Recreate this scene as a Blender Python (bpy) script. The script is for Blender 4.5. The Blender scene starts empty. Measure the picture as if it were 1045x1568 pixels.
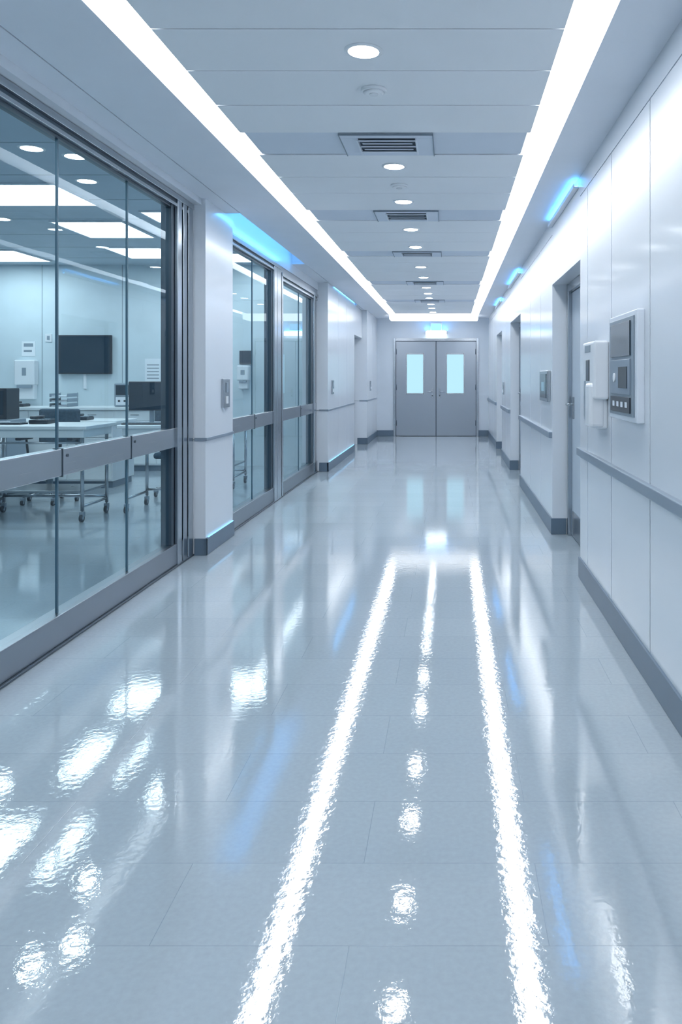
import bpy, bmesh, math, random
from mathutils import Matrix, Vector
random.seed(4)
scene=bpy.context.scene
# ------------------------------------------------------------------ materials
def new_mat(name):
    m=bpy.data.materials.new(name); m.use_nodes=True
    nt=m.node_tree; return m,nt,nt.nodes['Principled BSDF']
def plain(name,col,rough=.5,metal=0.,spec=.5,coat=0.,emi=None,es=0.,var=0.03,vscale=3.0):
    m,nt,p=new_mat(name)
    p.inputs['Roughness'].default_value=rough
    p.inputs['Metallic'].default_value=metal
    p.inputs['Specular IOR Level'].default_value=spec
    p.inputs['Coat Weight'].default_value=coat
    p.inputs['Coat Roughness'].default_value=.12
    n=nt.nodes.new('ShaderNodeTexNoise'); n.inputs['Scale'].default_value=vscale
    tc=nt.nodes.new('ShaderNodeTexCoord'); nt.links.new(tc.outputs['Object'],n.inputs['Vector'])
    r=nt.nodes.new('ShaderNodeValToRGB')
    r.color_ramp.elements[0].position=.3; r.color_ramp.elements[1].position=.7
    r.color_ramp.elements[0].color=[c*(1-var) for c in col]+[1]
    r.color_ramp.elements[1].color=[min(1,c*(1+var)) for c in col]+[1]
    nt.links.new(n.outputs['Fac'],r.inputs['Fac']); nt.links.new(r.outputs['Color'],p.inputs['Base Color'])
    if emi:
        p.inputs['Emission Color'].default_value=list(emi)+[1]; p.inputs['Emission Strength'].default_value=es
    return m
def emis(name,col,s):
    m=bpy.data.materials.new(name); m.use_nodes=True; nt=m.node_tree; nt.nodes.clear()
    e=nt.nodes.new('ShaderNodeEmission'); o=nt.nodes.new('ShaderNodeOutputMaterial')
    e.inputs['Color'].default_value=list(col)+[1]; e.inputs['Strength'].default_value=s
    nt.links.new(e.outputs[0],o.inputs[0]); return m
def brushed(name,col,rough=.28,axis_scale=(.6,.6,160)):
    m,nt,p=new_mat(name)
    p.inputs['Metallic'].default_value=1.
    p.inputs['Base Color'].default_value=list(col)+[1]
    tc=nt.nodes.new('ShaderNodeTexCoord'); mp=nt.nodes.new('ShaderNodeMapping')
    mp.inputs['Scale'].default_value=axis_scale
    n=nt.nodes.new('ShaderNodeTexNoise'); n.inputs['Scale'].default_value=3; n.inputs['Detail'].default_value=2
    nt.links.new(tc.outputs['Object'],mp.inputs[0]); nt.links.new(mp.outputs[0],n.inputs['Vector'])
    mr=nt.nodes.new('ShaderNodeMapRange'); mr.inputs[3].default_value=rough-.03; mr.inputs[4].default_value=rough+.03
    nt.links.new(n.outputs['Fac'],mr.inputs[0]); nt.links.new(mr.outputs[0],p.inputs['Roughness'])
    return m
M={}
M['wall']=plain('wall_panel_white',(.72,.765,.82),.26,spec=.5,coat=.3,var=.012,vscale=1.2)
M['wallm']=plain('wall_paint_matte',(.62,.69,.77),.55,var=.02)
M['seam']=plain('panel_seam',(.27,.33,.39),.6)
M['tile']=plain('ceiling_tile_mat',(.88,.905,.94),.6,var=.015,vscale=2)
M['tiled']=plain('ceiling_service_tile',(.70,.76,.85),.6,var=.02)
M['ceil']=plain('ceiling_soffit',(.79,.83,.90),.55,var=.015)
M['dark']=plain('shadow_gap_dark',(.16,.20,.25),.7)
M['base']=plain('baseboard_vinyl',(.12,.175,.24),.35)
M['steel']=brushed('brushed_steel',(.47,.50,.53),.26)
M['kick']=brushed('brushed_steel_kickplate',(.31,.34,.38),.30)
M['steelv']=brushed('brushed_steel_vertical',(.48,.52,.56),.22,(160,160,.6))
M['darkm']=plain('dark_frame_metal',(.08,.11,.14),.3,metal=.7)
M['mull']=plain('mullion_gasket_grey',(.10,.18,.24),.35,metal=.3)
M['rail']=plain('handrail_bluegrey',(.26,.32,.39),.35,metal=.2)
M['doorend']=brushed('steel_door_leaf',(.38,.42,.47),.30,(80,80,.6))
M['door']=plain('door_leaf_laminate',(.48,.55,.63),.4)
M['strip']=emis('led_strip_white',(.94,.97,1.),12.3)
M['notch']=emis('led_strip_edge',(.94,.97,1.),1.6)
M['stripe']=emis('led_end_strip_white',(.94,.97,1.),2.2)
M['exitw']=emis('door_light_white',(.90,.97,1.),5.)
M['down']=emis('downlight_white',(.94,.98,1.),34.)
M['panel']=emis('light_panel_white',(.92,.98,1.),9.)
M['blue']=emis('led_blue',(.10,.46,1.),11.)
M['blueu']=emis('led_blue_uplight',(.07,.42,1.),20.)
M['bluel']=emis('blue_glow_soft',(.26,.62,1.),1.8)  # soft blue emission: door light lens and the added baseboard glow
M['frost']=emis('frosted_backlit_glass',(.48,.80,.98),1.05)
M['plast']=plain('white_plastic',(.78,.81,.85),.3,coat=.2)
M['vent']=plain('vent_slat_enamel',(.76,.81,.88),.4)
M['grey']=plain('grey_plastic',(.26,.32,.38),.4)
M['black']=plain('black_plastic',(.02,.028,.04),.3)
M['screen']=plain('screen_glass',(.012,.03,.05),.12,coat=.5)
M['desk']=plain('desk_laminate_white',(.82,.86,.88),.3)
M['paper']=plain('paper_white',(.8,.84,.88),.8)
M['cyan']=plain('indicator_pale',(.35,.55,.65),.3)
M['fabric']=plain('chair_fabric',(.05,.09,.13),.8,var=.2,vscale=40)
M['roomw']=plain('room_wall_paint',(.62,.72,.77),.5)
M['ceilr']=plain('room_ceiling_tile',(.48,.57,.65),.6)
def glassmat(name,tint):
    m=bpy.data.materials.new(name); m.use_nodes=True; nt=m.node_tree; nt.nodes.clear(); N=nt.nodes.new; L=nt.links.new
    o=N('ShaderNodeOutputMaterial'); mix=N('ShaderNodeMixShader')
    t=N('ShaderNodeBsdfTransparent'); g=N('ShaderNodeBsdfGlossy')
    t.inputs[0].default_value=list(tint)+[1]; g.inputs['Roughness'].default_value=.01
    g.inputs['Color'].default_value=(.85,.95,1,1)
    geo=N('ShaderNodeNewGeometry'); dp=N('ShaderNodeVectorMath'); dp.operation='DOT_PRODUCT'
    L(geo.outputs['Incoming'],dp.inputs[0]); L(geo.outputs['Normal'],dp.inputs[1])
    def mt(op,a,b=None):
        n=N('ShaderNodeMath'); n.operation=op
        if hasattr(a,'links'): L(a,n.inputs[0])
        else: n.inputs[0].default_value=a
        if b is not None:
            if hasattr(b,'links'): L(b,n.inputs[1])
            else: n.inputs[1].default_value=b
        return n.outputs[0]
    c=mt('ABSOLUTE',dp.outputs['Value']); k=mt('POWER',mt('SUBTRACT',1.,c),5.); f=mt('ADD',mt('MULTIPLY',k,.7),.018)
    L(f,mix.inputs[0]); L(t.outputs[0],mix.inputs[1]); L(g.outputs[0],mix.inputs[2])
    L(mix.outputs[0],o.inputs[0]); return m
M['glass']=glassmat('clear_glass',(.69,.85,.92))
def floor_mat():
    m,nt,p=new_mat('polished_vinyl_floor')
    L=nt.links.new; N=nt.nodes.new
    tc=N('ShaderNodeTexCoord')
    br=N('ShaderNodeTexBrick'); br.offset=.5
    br.inputs['Scale'].default_value=1.; br.inputs['Brick Width'].default_value=.93; br.inputs['Row Height'].default_value=.31
    br.inputs['Mortar Size'].default_value=.0011; br.inputs['Mortar Smooth'].default_value=.3
    br.inputs['Color1'].default_value=(.365,.425,.475,1); br.inputs['Color2'].default_value=(.385,.445,.495,1)
    br.inputs['Mortar'].default_value=(.26,.32,.37,1)
    mp=N('ShaderNodeMapping'); mp.inputs['Location'].default_value=(.235,.04,0)
    L(tc.outputs['Object'],mp.inputs[0]); L(mp.outputs[0],br.inputs['Vector'])
    n=N('ShaderNodeTexNoise'); n.inputs['Scale'].default_value=60; n.inputs['Detail'].default_value=6
    L(tc.outputs['Object'],n.inputs['Vector'])
    n2=N('ShaderNodeTexNoise'); n2.inputs['Scale'].default_value=2.2; n2.inputs['Detail'].default_value=5
    L(tc.outputs['Object'],n2.inputs['Vector'])
    mr=N('ShaderNodeMapRange'); mr.inputs[3].default_value=.90; mr.inputs[4].default_value=1.09; L(n.outputs['Fac'],mr.inputs[0])
    mx=N('ShaderNodeMix'); mx.data_type='RGBA'; mx.blend_type='MULTIPLY'; mx.inputs[0].default_value=1
    L(br.outputs['Color'],mx.inputs[6]); L(mr.outputs[0],mx.inputs[7]); L(mx.outputs[2],p.inputs['Base Color'])
    r=N('ShaderNodeMapRange'); r.inputs[1].default_value=.3; r.inputs[2].default_value=.7; r.inputs[3].default_value=.02; r.inputs[4].default_value=.05
    L(n2.outputs['Fac'],r.inputs[0]); L(r.outputs[0],p.inputs['Roughness'])
    p.inputs['IOR'].default_value=1.75
    p.inputs['Specular IOR Level'].default_value=.8
    b1=N('ShaderNodeTexNoise'); b1.inputs['Scale'].default_value=40; b1.inputs['Detail'].default_value=4; L(tc.outputs['Object'],b1.inputs['Vector'])
    bp=N('ShaderNodeBump'); bp.inputs['Strength'].default_value=.5; bp.inputs['Distance'].default_value=.00065
    L(b1.outputs['Fac'],bp.inputs['Height'])
    bp2=N('ShaderNodeBump'); bp2.inputs['Strength'].default_value=.3; bp2.inputs['Distance'].default_value=.001; bp2.invert=True
    L(br.outputs['Fac'],bp2.inputs['Height']); L(bp.outputs[0],bp2.inputs['Normal'])
    L(bp2.outputs[0],p.inputs['Normal'])
    return m
M['floor']=floor_mat()
# ------------------------------------------------------------------ builder
class B:
    def __init__(s,name): s.name=name; s.bm=bmesh.new(); s.mats=[]
    def mi(s,k):
        if k not in s.mats: s.mats.append(k)
        return s.mats.index(k)
    def _merge(s,t,mat,smooth=False):
        i=s.mi(mat)
        for f in t.faces: f.material_index=i; f.smooth=smooth
        me=bpy.data.meshes.new('tmp'); t.to_mesh(me); t.free(); s.bm.from_mesh(me); bpy.data.meshes.remove(me)
    def box(s,x0,x1,y0,y1,z0,z1,mat,bev=0,rot=None):
        t=bmesh.new(); c=Vector(((x0+x1)/2,(y0+y1)/2,(z0+z1)/2))
        bmesh.ops.create_cube(t,size=1)
        for v in t.verts: v.co=Vector((v.co.x*abs(x1-x0),v.co.y*abs(y1-y0),v.co.z*abs(z1-z0)))
        if bev: bmesh.ops.bevel(t,geom=t.edges[:],offset=bev,segments=3,affect='EDGES',profile=.5)
        if rot: t.transform(rot)
        t.transform(Matrix.Translation(c)); s._merge(t,mat); return s
    def quadx(s,x,y0,y1,z0,z1,mat):
        t=bmesh.new(); t.faces.new([t.verts.new(p) for p in ((x,y0,z0),(x,y1,z0),(x,y1,z1),(x,y0,z1))]); s._merge(t,mat)
    def cyl(s,a,b,r,mat,seg=20,r2=None):
        a=Vector(a); b=Vector(b); d=b-a; t=bmesh.new()
        bmesh.ops.create_cone(t,cap_ends=True,segments=seg,radius1=r,radius2=r if r2 is None else r2,depth=d.length)
        t.transform(Matrix.Translation((a+b)/2)@d.to_track_quat('Z','Y').to_matrix().to_4x4())
        i=s.mi(mat)
        for f in t.faces: f.smooth=len(f.verts)==4
        for f in t.faces: f.material_index=i
        me=bpy.data.meshes.new('tmp'); t.to_mesh(me); t.free(); s.bm.from_mesh(me); bpy.data.meshes.remove(me); return s
    def ring(s,c,ro,ri,z0,z1,mat,seg=40):
        t=bmesh.new(); V=[]
        for k in range(seg):
            a=2*math.pi*k/seg; ca,sa=math.cos(a),math.sin(a)
            V.append([t.verts.new((c[0]+r*ca,c[1]+r*sa,z)) for r,z in ((ro,z0+.004),(ro-.006,z0),(ri,z0),(ri,z1),(ro,z1))])
        for k in range(seg):
            A=V[k];C=V[(k+1)%seg]
            for j in range(5): t.faces.new((A[j],A[(j+1)%5],C[(j+1)%5],C[j]))
        bmesh.ops.recalc_face_normals(t,faces=t.faces[:]); s._merge(t,mat,False)
    def done(s,parent=None):
        me=bpy.data.meshes.new(s.name); s.bm.to_mesh(me); s.bm.free()
        for k in s.mats: me.materials.append(M[k])
        o=bpy.data.objects.new(s.name,me); scene.collection.objects.link(o)
        if me.vertices:
            xs=[v.co for v in me.vertices]
            c=Vector([(min(v[i] for v in xs)+max(v[i] for v in xs))/2 for i in range(3)])
            if s.name not in('floor',):
                me.transform(Matrix.Translation(-c)); o.location=c
        if parent: o.parent=parent
        return o
def empty(name,loc=(0,0,0)):
    o=bpy.data.objects.new(name,None); scene.collection.objects.link(o); o.location=loc; o.empty_display_size=.1
    return o
H=2.65; YE=17.6; XR=.86
# ------------------------------------------------------------------ floor
b=B('floor'); b.box(-8.2,1.4,-3.2,YE+.3,-.1,0,'floor'); b.done()
# ------------------------------------------------------------------ right wall
b=B('wall_right')
segs=[(-3.2,5.18),(6.6,9.58),(11.2,13.05),(14.5,YE)]
seams=[[-3.2,-1.6,0,.9,1.75,2.56,3.37,4.18,4.9,5.18],[6.6,7.45,8.4,9.58],[11.2,12.1,13.05],[14.5,15.5,16.5,YE]]
for (a,c),ss in zip(segs,seams):
    b.box(XR+.006,1.3,a+.024,c-.024,0,H+.3,'seam')
    for i in range(len(ss)-1):
        y0=ss[i]+(.007 if i else 0); y1=ss[i+1]-(.007 if i<len(ss)-2 else 0)
        b.box(XR,XR+.02,y0,y1,0,2.515,'wall')
    b.box(XR,XR+.02,a,c,2.522,H+.02,'wall')
    b.box(XR+.0201,1.05,a,a+.02,0,H,'wall'); b.box(XR+.0201,1.05,c-.02,c,0,H,'wall')
niches=[(5.18,6.6),(9.58,11.2),(13.05,14.5)]
for a,c in niches:
    b.box(XR,1.3,a+.0001,c-.0001,2.10,H+.3,'wall')
    b.box(1.06,1.3,a,c,0,2.1,'wallm')
b.done()
b=B('baseboard_right')
for a,c in segs:
    b.box(XR-.012,XR+.01,a-.01 if a>0 else a,c+.01 if c<YE else c,0,.135,'base',.003)
    if a>0: b.box(XR-.012,.975,a-.012,a+.01,0,.135,'base',.003)
b.done()
b=B('trim_right')
for a,c in segs:
    b.box(XR-.028,XR+.005,a+.01,c-.01,.808,.862,'rail',.006)
b.done()
n=0
for a,c in niches:
    n+=1; d=B('door_%d'%n)
    x=1.0
    d.box(x-.02,x+.06,a+.021,a+.08,0,2.098,'steelv',.004); d.box(x-.02,x+.06,c-.08,c-.021,0,2.098,'steelv',.004); d.box(x-.02,x+.06,a+.08,c-.08,2.03,2.098,'steel',.004)
    d.box(x+.015,x+.055,a+.083,c-.083,.006,2.027,'door',.003)
    d.box(x+.008,x+.02,a+.14,c-.14,.02,.22,'steel')
    hy=c-.18
    d.box(x+.005,x+.02,hy-.025,hy+.025,.98,1.16,'steel',.004)
    d.cyl((x+.01,hy,1.1),(x-.05,hy,1.1),.01,'steel'); d.cyl((x-.045,hy+.01,1.1),(x-.045,hy-.12,1.1),.01,'steel')
    d.done()
# ------------------------------------------------------------------ far wall + double door
b=B('wall_far')
dx0,dx1,dh=-1.276,.635,2.2
b.box(-2.2,dx0,YE,YE+.2,0,H+.3,'wallm'); b.box(dx1,1.3,YE,YE+.2,0,H+.3,'wallm'); b.box(dx0,dx1,YE,YE+.2,dh,H+.3,'wallm')
b.box(dx0,dx1,YE+.15,YE+.2,0,dh,'dark')
b.done()
b=B('baseboard_far'); b.box(-1.65,dx0,YE-.012,YE+.01,0,.135,'base',.003); b.box(dx1,XR,YE-.012,YE+.01,0,.135,'base',.003); b.done()
root=empty('double_door',((dx0+dx1)/2,YE,0))
d=B('door_frame')
d.box(dx0,dx0+.05,YE-.03,YE+.1,0,dh,'steelv',.004); d.box(dx1-.05,dx1,YE-.03,YE+.1,0,dh,'steelv',.004); d.box(dx0+.05,dx1-.05,YE-.03,YE+.1,dh-.06,dh,'steel',.004)
d.box(dx0+.05,dx1-.05,YE+.06,YE+.09,0,dh-.06,'darkm')
def par(o,r):
    o.parent=r; o.matrix_parent_inverse=Matrix.Translation(-r.location)
par(d.done(),root)
cx=(dx0+dx1)/2
for k,(a,c) in enumerate(((dx0+.06,cx-.008),(cx+.008,dx1-.06))):
    d=B('door_leaf_%d'%(k+1))
    w0,w1=(( -.985,-.60) if k==0 else (-.085,.31)); z0,z1=.955,1.85
    y=YE+.0
    d.box(a,w0,y,y+.05,.01,dh-.07,'doorend'); d.box(w1,c,y,y+.05,.01,dh-.07,'doorend')
    d.box(w0,w1,y,y+.05,.01,z0,'doorend'); d.box(w0,w1,y,y+.05,z1,dh-.07,'doorend')
    d.box(w0,w1,y+.015,y+.03,z0,z1,'frost')
    for q in ((w0-.012,w0+.012,z0-.012,z1+.012),(w1-.012,w1+.012,z0-.012,z1+.012),(w0,w1,z0-.012,z0+.012),(w0,w1,z1-.012,z1+.012)):
        d.box(q[0],q[1],y-.008,y+.01,q[2],q[3],'steel',.002)
    s=-1 if k==0 else 1; hx=(c-.075) if k==0 else (a+.075)
    d.box(hx-.022,hx+.022,y-.01,y+.003,.86,1.08,'steel',.003)
    d.cyl((hx,y,1.0),(hx,y-.06,1.0),.011,'steel'); d.cyl((hx-s*.0,y-.055,1.0),(hx+s*.11,y-.055,1.0),.011,'steel')
    d.cyl((hx,y-.02,.91),(hx,y,.91),.014,'darkm')
    for hz in (.3,1.1,1.9):
        ex=a if k==0 else c
        d.cyl((ex,y-.012,hz-.06),(ex,y-.012,hz+.06),.012,'darkm')
    par(d.done(),root)
b=B('emergency_door_light')
b.box(-.56,-.07,YE-.14,YE+.003,2.28,2.36,'plast',.01); b.box(-.545,-.085,YE-.146,YE-.02,2.25,2.35,'exitw',.012)
b.box(-.45,-.18,YE-.08,YE+.003,2.36,2.54,'plast',.02); b.box(-.43,-.20,YE-.09,YE-.04,2.375,2.525,'bluel',.02)
b.box(-.53,-.10,YE-.12,YE-.02,2.362,2.368,'blueu'); b.done()
# ------------------------------------------------------------------ left wall
b=B('wall_left')
def col(x,y0,y1,back=-2.08,seams=()):
    b.box(back,x-.006,y0+.024,y1-.024,0,H+.3,'seam')
    ys=[y0]+list(seams)+[y1]
    for i in range(len(ys)-1):
        a=ys[i]+(.004 if i else 0); c=ys[i+1]-(.004 if i<len(ys)-2 else 0)
        b.box(x-.02,x,a,c,0,.855,'wall'); b.box(x-.02,x,a,c,.861,H+.25,'wall')
    b.box(back,x-.0201,y0,y0+.02,0,.855,'wall'); b.box(back,x-.0201,y0,y0+.02,.861,H+.25,'wall')
    b.box(back,x-.0201,y1-.02,y1,0,H+.25,'wall')
col(-1.82,5.82,6.55)
col(-1.72,11.0,14.04,seams=(12.0,13.0))
col(-1.65,15.5,YE,seams=(16.6,))
b.box(-2.08,-1.84,-3.2,-.5,0,H+.3,'wall')
b.box(-2.08,-1.85,-.5,5.8199,2.602,3.05,'wall')
b.box(-2.0,-1.86,6.5501,10.9999,2.542,3.05,'wall')
b.box(-2.0,-1.75,14.0401,15.4999,2.10,3.05,'wall')
b.box(-2.2,-1.98,14.04,15.5,0,2.10,'wallm')
b.done()
b=B('baseboard_left')
def bb(x,y0,y1,back):
    b.box(x-.01,x+.012,y0-.012,y1+.01 if y1<YE else y1,0,.125,'base',.003); b.box(back,x+.012,y0-.012,y0+.01,0,.125,'base',.003)
bb(-1.82,5.82,6.55,-1.90); bb(-1.72,11.,14.04,-1.84); bb(-1.65,15.5,YE,-1.84); b.done()
b=B('trim_left')
for x,y0,y1,bk in ((-1.82,5.82,6.55,-1.90),(-1.72,11,14.04,-1.84),(-1.65,15.5,YE,-1.8)):
    b.box(x-.004,x+.012,y0-.008,y1-.002,.848,.872,'rail',.003); b.box(bk,x+.01,y0-.01,y0+.002,.848,.872,'rail',.002)
b.done()
b=B('baseboard_reflected_glow')  # added emissive strips imitating blue light reflected above the baseboards, no fixture
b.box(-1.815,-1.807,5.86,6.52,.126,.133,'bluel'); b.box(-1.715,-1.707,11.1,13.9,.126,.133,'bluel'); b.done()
d=B('door_4'); 
d.box(-1.98,-1.93,14.12,15.42,.006,2.03,'door',.003); d.box(-1.98,-1.9,14.05,14.12,0,2.098,'steelv',.003); d.box(-1.98,-1.9,15.42,15.49,0,2.098,'steelv',.003); d.box(-1.98,-1.9,14.12,15.42,2.03,2.098,'steel',.003)
d.cyl((-1.93,14.25,1.),(-1.88,14.25,1.),.01,'steel'); d.cyl((-1.88,14.24,1.),(-1.88,14.37,1.),.01,'steel'); d.done()
# ------------------------------------------------------------------ sliding glass
def sliding(name,x,y0,y1,top,mull,posts,bands=()):
    r=empty(name,(x,(y0+y1)/2,0))
    g=B('glass_panes'); ys=[y0]+mull+[y1]
    for i in range(len(ys)-1):
        g.quadx(x,ys[i],ys[i+1],.15,top-.05,'glass')
    par(g.done(),r)
    f=B('frame')
    f.box(x-.05,x+.035,y0,y1,0.012,.155,'kick',.004)
    f.box(x-.05,x+.05,y0,y1,0,.012,'darkm',.003)
    f.box(x-.03,x+.028,y0,y1,.832,.966,'steel',.004)
    f.box(x-.06,x+.05,y0,y1,top-.04,top,'steel',.003)
    f.box(x-.05,x+.03,y0,y1,top-.062,top-.04,'darkm',.002)
    f.box(x-.05,x+.04,y0,y1,top-.085,top-.062,'steel',.003)
    f.box(x-.03,x+.015,y0,y1,top-.10,top-.085,'darkm',.002)
    for m in mull:
        f.box(x-.006,x+.006,m-.005,m+.005,.15,top-.05,'mull')
        f.box(x-.02,x+.031,m-.003,m+.003,.828,.969,'darkm')
        f.cyl((x+.027,m+.05,.93),(x+.032,m+.05,.93),.008,'darkm',12)
    for a,c,mt in posts: f.box(x-.055,x+(.02 if mt=='darkm' else .045),a,c,0,top-.002,mt,.004)
    par(f.done(),r); return r
sliding('sliding_glass_door',-1.95,-.5,5.815,2.60,[.5,1.6,2.9,3.88,4.72],[(5.42,5.47,'darkm'),(5.48,5.56,'steelv'),(5.565,5.59,'darkm'),(5.595,5.67,'steelv'),(5.675,5.70,'darkm'),(5.705,5.80,'steelv'),(-.5,-.4,'steelv')])
sliding('sliding_glass_door',-1.90,6.56,8.62,2.54,[7.5],[(8.22,8.26,'darkm'),(8.27,8.40,'steelv'),(8.42,8.6,'steelv'),(6.56,6.60,'steelv')])
sliding('sliding_glass_door',-1.90,8.64,10.99,2.48,[9.8],[(8.64,8.70,'steelv'),(10.60,10.66,'darkm'),(10.67,10.78,'steelv'),(10.80,10.98,'darkm')])
b=B('trim_door_header'); b.box(-1.96,-1.865,8.62,10.99,2.482,2.54,'steel',.003); b.done()
# ------------------------------------------------------------------ ceiling
xl0,xl1=-1.30,-1.144; xr0,xr1=.437,.60
lines=[-3.2,-2.7,-2.2,-1.7,-1.2,-.8,-.4,.03,.45,.87,1.29,1.72,2.14,2.56,2.99,3.40,3.83,4.26,4.68,5.2,5.66,6.23,6.65,7.2,7.7,8.25,8.6,9.1,9.9,10.8,11.2,11.95,12.7,13.4,13.8,14.6,15.4,16.3]
vents={4.26:4.68,6.23:6.65,8.25:8.6,10.8:11.2,13.4:13.8,1.72:2.14}
b=B('ceiling')
for i in range(len(lines)-1):
    a,c=lines[i]+.0035,lines[i+1]-.0035
    if lines[i] in vents:
        b.box(xl1+.022,xr0-.018,a,c,H+.004,H+.018,'tiled')
    else: b.box(xl1,xr0,a,c,H,H+.018,'tile')
b.box(xl1+.03,xr0-.03,-3.2,16.53,H+.020,H+.13,'seam')
b.box(xr1,XR+.02,-3.2,YE,H,H+.13,'ceil')
b.box(-1.70,xl0,-3.2,YE,H,H+.13,'ceil')
b.box(xl0,xr1,17.15,YE,H,H+.03,'ceil')
b.box(xl1+.022,xl1+.03,-3.2,16.53,H+.0185,H+.13,'tile'); b.box(xr0-.03,xr0-.018,-3.2,16.53,H+.0185,H+.13,'tile')
for a,c in ((-3.2,6.35),(9.2,11.5),(14.4,YE)):
    b.box(-1.90,-1.707,a,c,H,H+.03,'ceil')
b.box(-1.9,-1.70,-3.2,6.35,H+.032,H+.04,'seam')
for a,c in ((6.35,9.2),(11.5,14.4)):
    b.box(-1.95,-1.69,a-.02,c+.02,2.80,2.83,'ceil'); b.box(-1.705,-1.6995,a,c,H,2.8,'ceil'); b.box(-1.9,-1.71,a-.02,a,H+.031,2.8,'ceil'); b.box(-1.9,-1.71,c,c+.02,H+.031,2.8,'ceil')
b.box(-1.9,1.3,-3.2,YE+.2,2.96,3.0,'ceil')
b.done()
b=B('ceiling_strip_light')
b.box(xl0,xl1+.022,-3.2,17.15,H+.10,H+.105,'strip'); b.box(xr0-.018,xr1,-3.2,17.15,H+.10,H+.105,'strip')
for a,c in vents.items():
    b.box(xl1+.004,xl1+.0215,a+.02,c-.02,H+.008,H+.016,'notch'); b.box(xr0-.0175,xr0-.004,a+.02,c-.02,H+.008,H+.016,'notch')
b.box(xl0+.01,xr1-.01,16.55,17.14,H-.10,H+.09,'stripe',.004)
b.done()
b=B('blue_cove_light')
b.box(-1.712,-1.706,6.45,9.1,2.665,2.70,'blue'); b.box(-1.712,-1.706,11.6,14.3,2.665,2.70,'blue'); b.done()
b=B('blue_wall_uplight')
for a,c in ((5.25,6.62),(9.6,11.2),(13.1,14.5)):
    b.box(XR-.03,XR-.0005,a,c,2.585,2.600,'wall',.002); b.box(XR-.036,XR-.028,a,c,2.585,2.616,'wall',.002)
    b.box(XR-.027,XR-.003,a+.01,c-.01,2.600,2.604,'blueu')
b.done()
cxm=(xl1+xr0)/2
for y in (3.19,4.93,5.92,7.03,7.98,9.42,10.4,11.58,12.4,13.1,14.2,15.0,15.9,2.35,1.1,0.):
    d=B('recessed_downlight'); r=.067
    d.ring((cxm,y),r+.012,r-.004,H-.006,H+.012,'plast'); d.cyl((cxm,y,H-.002),(cxm,y,H+.012),r-.003,'down',40); d.done()
for y in (3.62,5.42):
    d=B('smoke_detector'); d.cyl((cxm,y,H+.003),(cxm,y,H-.014),.06,'tile',36); d.cyl((cxm,y,H-.014),(cxm,y,H-.022),.05,'tile',36,.038); d.cyl((cxm,y,H-.022),(cxm,y,H-.026),.02,'plast',24); d.done()
for a,c in vents.items():
    d=B('ceiling_vent'); w=.26; z=H-.002
    d.box(cxm-w,cxm+w,a+.01,a+.075,z-.006,z+.004,'tiled',.002); d.box(cxm-w,cxm+w,c-.075,c-.01,z-.006,z+.004,'tiled',.002)
    d.box(cxm-w,cxm-w+.1,a+.075,c-.075,z-.006,z+.004,'tiled'); d.box(cxm+w-.1,cxm+w,a+.075,c-.075,z-.006,z+.004,'tiled')
    d.box(cxm-.165,cxm+.165,a+.07,c-.07,z+.001,z+.005,'dark')
    k=5; L=(c-a-.15)
    for j in range(k):
        yy=a+.075+L*(j+.5)/k
        d.box(cxm-.16+.02*(j%2),cxm+.16-.02*(j%2),yy-.019,yy+.019,z-.014,z-.010,'vent',0,Matrix.Rotation(math.radians(12),4,'X'))
    for sx in (-.163,.163): d.box(cxm+sx-.004,cxm+sx+.004,a+.07,c-.07,z-.02,z+.002,'vent')
    d.box(cxm-w,cxm-w+.005,a+.01,c-.01,z-.010,z,'seam'); d.box(cxm+w-.005,cxm+w,a+.01,c-.01,z-.010,z,'seam'); d.box(cxm-w,cxm+w,a+.008,a+.013,z-.010,z,'seam')
    d.done()
b=B('wall_back'); b.box(-8.2,1.4,-3.4,-3.2,0,3.1,'wallm'); b.done()
# ------------------------------------------------------------------ glazed room shell
RY=11.7; RH=3.0
b=B('wall_room')
b.box(-8.2,-2.08,RY,RY+.15,0,RH+.05,'roomw'); b.box(-8.35,-8.2,-3.2,RY+.15,0,RH+.05,'roomw')
for x in (-7.3,-6.1,-4.9,-3.7,-2.6): b.box(x-.004,x+.004,RY-.004,RY+.01,0,RH,'seam')
b.done()
b=B('ceiling_room'); b.box(-8.2,-2.08,-3.2,RY,RH,RH+.05,'ceilr')
for y in [i*.9-2.5 for i in range(16)]: b.box(-8.2,-2.08,y-.004,y+.004,RH-.002,RH+.01,'seam')
b.done()
def room_panel(x0,x1,y0,y1):
    d=B('ceiling_light_panel'); d.box(x0,x1,y0,y1,RH-.012,RH+.002,'panel')
    for q in ((x0-.02,x0,y0-.02,y1+.02),(x1,x1+.02,y0-.02,y1+.02),(x0,x1,y0-.02,y0),(x0,x1,y1,y1+.02)): d.box(*q,RH-.018,RH+.002,'plast')
    d.done()
room_panel(-4.75,-3.43,6.77,7.58); room_panel(-4.28,-3.53,8.4,9.33); room_panel(-4.45,-3.75,10.1,10.95); room_panel(-6.9,-5.75,10.3,11.25)
room_panel(-3.12,-2.8,7.9,8.4); room_panel(-3.15,-2.45,10.55,11.3); room_panel(-4.75,-3.43,3.2,4.4); room_panel(-3.4,-2.7,1.,2.2)
for x,y in ((-3.07,5.74),(-2.85,5.95),(-3.11,6.7),(-4.75,8.3),(-2.9,9.6)):
    d=B('recessed_downlight'); d.ring((x,y),.095,.075,RH-.006,RH+.012,'plast'); d.cyl((x,y,RH-.003),(x,y,RH+.01),.077,'down',40); d.done()
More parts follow.
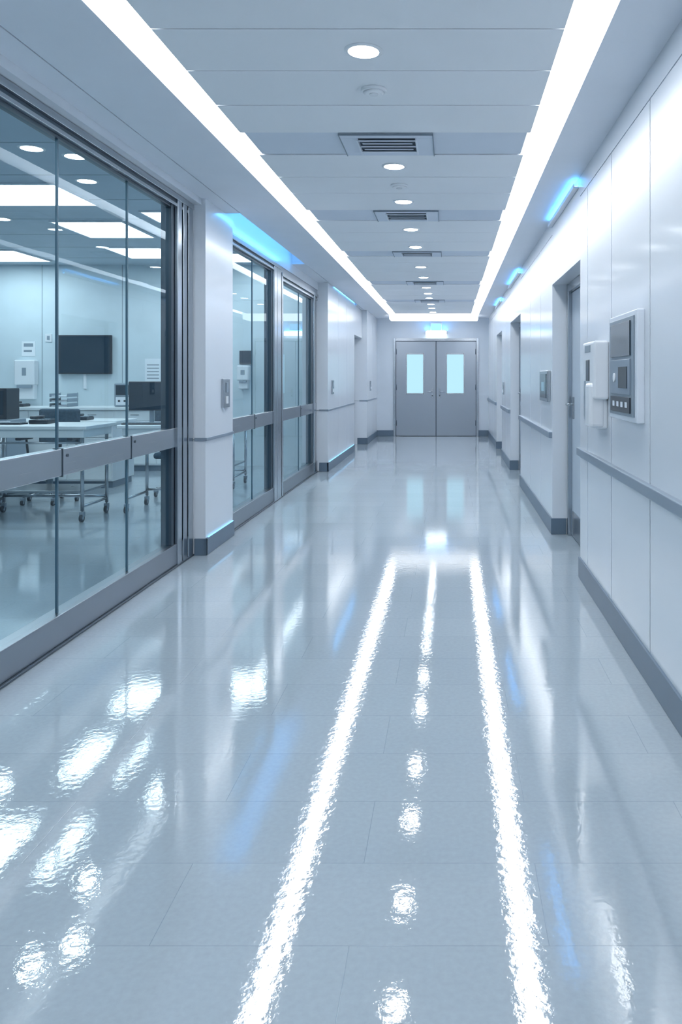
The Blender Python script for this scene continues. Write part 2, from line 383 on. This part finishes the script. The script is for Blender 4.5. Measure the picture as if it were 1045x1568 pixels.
# ------------------------------------------------------------------ furniture
def caster(f,x,y,r=.035):
    f.cyl((x-.012,y,r),(x+.012,y,r),r,'black',20); f.cyl((x-.014,y,r),(x+.014,y,r),r*.45,'grey',12)
    f.box(x-.02,x+.02,y-.012,y+.03,r*1.3,r*2+.02,'grey',.004); f.cyl((x,y+.012,r*2),(x,y+.012,r*2+.05),.009,'steel',10)
def mobile_desk(x0,x1,y0,y1,h,shelf=True):
    f=B('mobile_work_desk')
    f.box(x0,x1,y0,y1,h-.035,h,'desk',.008)
    f.box(x0+.04,x1-.04,y0+.03,y1-.04,h-.11,h-.036,'desk',.006)
    for px in (x0+.07,x1-.07):
        for py in (y0+.07,y1-.07):
            f.cyl((px,py,.1),(px,py,h-.1),.016,'steel'); caster(f,px,py-.012)
        f.cyl((px,y0+.07,.14),(px,y1-.07,.14),.013,'steel')
    f.cyl((x0+.07,y1-.07,.16),(x1-.07,y1-.07,.16),.013,'steel')
    f.cyl((x0+.07,y0+.07,h-.16),(x1-.07,y0+.07,h-.16),.01,'steel')
    if shelf: f.box(x0+.07,x1-.07,y0+.08,y1-.08,.26,.28,'steel',.003)
    f.done()
mobile_desk(-4.45,-3.30,7.1,7.75,.88); mobile_desk(-3.22,-2.72,7.55,8.2,.86,False); mobile_desk(-5.6,-4.6,7.5,8.2,.86)
mobile_desk(-3.45,-2.5,9.2,9.9,.82)
def counter(x0,x1,y0,y1,h):
    f=B('nurse_station_counter'); f.box(x0,x1,y0,y1,h-.04,h,'desk',.006); f.box(x0+.03,x1-.03,y0+.05,y1-.02,.08,h-.041,'plast',.004)
    f.box(x0+.05,x1-.05,y0+.09,y1-.05,0,.08,'base')
    k=int((x1-x0)/.55)
    for j in range(k):
        a=x0+.04+(x1-x0-.08)*j/k; c=x0+.04+(x1-x0-.08)*(j+1)/k
        f.box(a+.006,c-.006,y0+.036,y0+.052,.1,h-.2,'desk',.004); f.box(a+.006,c-.006,y0+.036,y0+.052,h-.19,h-.05,'desk',.004)
        f.box((a+c)/2-.06,(a+c)/2+.06,y0+.02,y0+.034,h-.11,h-.1,'steel',.003)
    f.done()
counter(-7.8,-3.5,11.0,11.69,.9)
counter(-6.2,-4.0,9.3,10.0,.80)
def chair(x,y,ang,fac=1):
    f=B('office_chair')
    for k in range(5):
        a=ang+k*2*math.pi/5; ex,ey=.27*math.cos(a),.27*math.sin(a)
        f.cyl((0,0,.115),(ex,ey,.085),.02,'steel',12,.013); caster(f,ex,ey-.01,.028)
    f.cyl((0,0,.1),(0,0,.42),.025,'steel'); f.cyl((0,0,.1),(0,0,.25),.035,'grey')
    f.box(-.24,.24,-.23,.23,.43,.50,'fabric',.03); f.box(-.1,.1,-.1,.1,.40,.43,'black')
    f.box(-.22,.22,.22*fac-.03,.22*fac+.03,.60,.98,'fabric',.028); f.cyl((0,.2*fac,.44),(0,.25*fac,.7),.018,'black')
    for s in(-1,1):
        f.cyl((s*.25,.05,.46),(s*.27,.05,.66),.012,'black'); f.box(s*.27-.03,s*.27+.03,-.12,.14,.66,.69,'black',.01)
    o=f.done(); o.location.x+=x; o.location.y+=y; return o
chair(-4.25,8.3,.3,1); chair(-3.0,8.75,.9,-1)
def monitor(x,y,z,w,h,fac=-1):
    f=B('computer_monitor'); f.box(x-w/2,x+w/2,y-.018,y+.018,z+.13,z+.13+h,'black',.006); f.box(x-w/2+.012,x+w/2-.012,y+fac*.021-.001,y+fac*.021+.001,z+.142,z+.118+h,'screen')
    f.box(x-.02,x+.02,y-.01*fac,y-.035*fac,z+.01,z+.25,'grey',.004); f.box(x-.11,x+.11,y-.08,y+.08,z,z+.012,'grey',.004); f.done()
monitor(-3.0,7.85,.86,.44,.29); monitor(-5.9,9.6,.80,.5,.34); monitor(-2.95,9.55,.82,.45,.28)
def phone(x,y,z):
    f=B('desk_phone'); f.box(x-.09,x+.09,y-.1,y+.1,z,z+.04,'black',.01); f.box(x-.08,x-.03,y-.1,y+.1,z+.045,z+.075,'black',.012)
    f.box(x-.01,x+.08,y+.02,y+.08,z+.04,z+.045,'screen')
    for i in range(3):
        for j in range(3): f.box(x-.005+i*.028,x+.015+i*.028,y-.08+j*.03,y-.062+j*.03,z+.04,z+.046,'grey')
    f.done()
phone(-3.9,7.5,.88); phone(-4.5,9.6,.80); phone(-6.2,11.3,.90)
def keyboard(x,y,z):
    f=B('keyboard'); f.box(x-.2,x+.2,y-.07,y+.07,z,z+.015,'black',.004)
    for i in range(12):
        for j in range(4): f.box(x-.188+i*.0315,x-.162+i*.0315,y-.058+j*.03,y-.033+j*.03,z+.015,z+.021,'grey')
    f.done()
keyboard(-3.0,7.68,.86); keyboard(-4.2,7.35,.88)
def tray(x,y,z):
    f=B('paper_tray')
    for k in range(3):
        f.box(x-.13,x+.13,y-.16,y+.16,z+k*.07,z+k*.07+.006,'grey'); f.box(x-.11,x+.11,y-.14,y+.14,z+k*.07+.006,z+k*.07+.02,'paper')
        f.box(x-.13,x-.124,y-.16,y+.16,z+k*.07,z+k*.07+.05,'grey'); f.box(x+.124,x+.13,y-.16,y+.16,z+k*.07,z+k*.07+.05,'grey')
    for sx in(-.125,.125): f.cyl((x+sx,y+.15,z),(x+sx,y+.15,z+.2),.005,'grey',8)
    f.done()
tray(-4.8,7.8,.86); tray(-5.6,11.35,.9)
def analyser(x,y,z):
    f=B('lab_analyser'); f.box(x-.2,x+.2,y-.18,y+.18,z,z+.34,'grey',.02); f.box(x-.17,x+.17,y-.19,y-.17,z+.17,z+.31,'screen',.004)
    f.box(x-.17,x+.17,y-.19,y-.17,z+.03,z+.14,'plast',.004)
    for k in range(4): f.cyl((x-.12+k*.08,y-.2,z+.085),(x-.12+k*.08,y-.188,z+.085),.015,'black',14)
    f.done()
analyser(-5.35,7.85,.86); analyser(-3.75,11.35,.9); analyser(-4.6,11.35,.9)
f=B('wall_display'); f.box(-5.83,-5.04,RY-.06,RY-.015,1.37,1.95,'black',.008); f.box(-5.81,-5.06,RY-.063,RY-.06,1.39,1.93,'screen'); f.box(-5.6,-5.27,RY-.016,RY+.005,1.5,1.8,'grey'); f.box(-5.47,-5.43,RY-.03,RY,1.15,1.37,'plast',.004); f.done()
def disp_far(name,x0,x1,z0,z1,y=RY):
    f=B(name); f.box(x0,x1,y-.13,y+.001,z0+(z1-z0)*.35,z1,'plast',.02); f.box(x0+.02,x1-.02,y-.10,y+.001,z0,z0+(z1-z0)*.36,'plast',.012)
    f.box((x0+x1)/2-.03,(x0+x1)/2+.03,y-.134,y-.125,z0+(z1-z0)*.6,z0+(z1-z0)*.8,'grey',.003); f.box(x0+.04,x1-.04,y-.13,y-.09,z0+(z1-z0)*.28,z0+(z1-z0)*.36,'grey',.004); f.done()
disp_far('paper_towel_dispenser',-6.45,-6.15,1.0,1.58,RY-.002); disp_far('soap_dispenser',-3.16,-2.98,1.15,1.5)
f=B('wall_monitor'); f.box(-3.14,-2.96,RY-.05,RY+.001,1.52,1.72,'black',.006); f.box(-3.13,-2.97,RY-.053,RY-.05,1.54,1.71,'screen'); f.done()
f=B('notice_sheet'); f.box(-4.56,-4.32,RY-.006,RY+.001,1.26,1.6,'paper')
for k in range(5): f.box(-4.53,-4.35,RY-.008,RY-.006,1.3+k*.05,1.315+k*.05,'grey')
f.done()
f=B('wall_notice'); f.box(-6.4,-6.2,RY-.006,RY+.001,1.64,1.86,'paper'); f.box(-6.37,-6.23,RY-.008,RY-.006,1.78,1.83,'grey'); f.box(-6.37,-6.25,RY-.008,RY-.006,1.70,1.73,'grey'); f.done()
f=B('wall_socket'); f.box(-6.05,-5.95,RY-.012,RY+.001,1.85,1.97,'plast',.004); f.box(-6.02,-5.98,RY-.016,RY-.012,1.88,1.94,'grey'); f.done()
f=B('wall_cabinet'); f.box(-7.9,-6.75,RY-.3,RY+.001,1.35,2.1,'grey',.006)
f.box(-7.88,-7.34,RY-.315,RY-.3,1.37,2.08,'plast',.004); f.box(-7.31,-6.77,RY-.315,RY-.3,1.37,2.08,'plast',.004); f.box(-7.37,-7.355,RY-.335,RY-.315,1.45,1.6,'steel'); f.box(-7.29,-7.275,RY-.335,RY-.315,1.45,1.6,'steel'); f.done()
f=B('medical_equipment_cart'); x=-5.15;y=8.85
f.box(x-.25,x+.25,y-.2,y+.2,.15,.85,'grey',.01)
for k in range(4): f.box(x-.23,x+.23,y-.212,y-.2,.18+k*.165,.32+k*.165,'plast',.004); f.box(x-.08,x+.08,y-.225,y-.212,.26+k*.165,.275+k*.165,'steel')
f.box(x-.2,x+.2,y-.12,y+.15,.85,1.2,'black',.01); f.box(x-.17,x+.17,y-.125,y-.12,.9,1.17,'screen')
for sx in(-.2,.2):
    for sy in(-.15,.15): caster(f,x+sx,y+sy)
f.done()
# ------------------------------------------------------------------ corridor wall devices
f=B('wall_control_panel'); x=XR
f.box(x-.035,x+.001,3.46,4.06,1.115,1.625,'vent',.006)
f.box(x-.042,x-.034,3.50,4.02,1.14,1.60,'grey',.003)
f.box(x-.048,x-.041,3.55,3.97,1.42,1.58,'screen',.002); f.box(x-.048,x-.041,3.55,3.97,1.24,1.405,'rail',.002); f.box(x-.051,x-.047,3.6,3.78,1.27,1.37,'black'); f.cyl((x-.053,3.87,1.32),(x-.047,3.87,1.32),.022,'plast')
f.box(x-.048,x-.041,3.55,3.97,1.155,1.228,'black',.001)
for k in range(4): f.box(x-.05,x-.047,3.6+k*.09,3.64+k*.09,1.18,1.205,'vent')
f.done()
f=B('hand_sanitizer_dispenser')
f.box(x-.085,x+.001,4.24,4.58,1.20,1.52,'plast',.014); f.box(x-.07,x+.001,4.27,4.55,1.04,1.205,'plast',.012)
f.box(x-.105,x-.02,4.26,4.40,1.045,1.29,'plast',.02)
f.box(x-.089,x-.083,4.36,4.46,1.30,1.42,'black',.004); f.box(x-.088,x-.084,4.33,4.5,1.46,1.50,'grey',.002); f.box(x-.088,x-.084,4.48,4.52,1.08,1.3,'grey'); f.done()
f=B('access_card_reader'); f.box(x-.03,x+.001,4.72,4.84,1.17,1.50,'grey',.006); f.box(x-.034,x-.029,4.735,4.825,1.3,1.47,'screen'); f.done()
f=B('wall_touch_screen'); f.box(x-.03,x+.001,6.72,7.28,1.11,1.38,'steel',.006); f.box(x-.034,x-.029,6.78,7.22,1.14,1.35,'screen'); f.box(x-.036,x-.033,6.9,7.1,1.2,1.28,'cyan'); f.done()
def sw(x,y0,y1,z0,z1,s):
    f=B('wall_switch_plate'); f.box(x-.001*s,x+.02*s,y0,y1,z0,z1,'steel',.004); ym=(y0+y1)/2
    f.box(x+.019*s,x+.026*s,ym-.025,ym+.025,z0+.12*(z1-z0)/.23,z1-.03,'grey',.002); f.box(x+.019*s,x+.026*s,ym-.025,ym+.025,z0+.03,z0+.09*(z1-z0)/.23,'plast',.002); f.done()
sw(-1.82,6.22,6.40,1.08,1.31,1); sw(-1.72,11.3,11.45,1.08,1.28,1); sw(-1.65,16.0,16.15,1.05,1.25,1); sw(XR,12.4,12.55,1.05,1.25,-1)
# ------------------------------------------------------------------ world, camera
w=bpy.data.worlds.new('World'); scene.world=w; w.use_nodes=True
w.node_tree.nodes['Background'].inputs[0].default_value=(.6,.75,.9,1); w.node_tree.nodes['Background'].inputs[1].default_value=.4
cam=bpy.data.cameras.new('Camera'); co=bpy.data.objects.new('Camera',cam); scene.collection.objects.link(co); scene.camera=co
co.location=(0,0,1.32); co.rotation_euler=(math.radians(90),0,0)
cam.sensor_fit='VERTICAL'; cam.sensor_height=36; cam.lens=36*1200/1568.
cam.shift_x=-(690-522.5)/1568.; cam.shift_y=-(784-578)/1568.; cam.clip_start=.02
scene.view_settings.view_transform='Standard'; scene.view_settings.look='None'; scene.view_settings.exposure=0.06
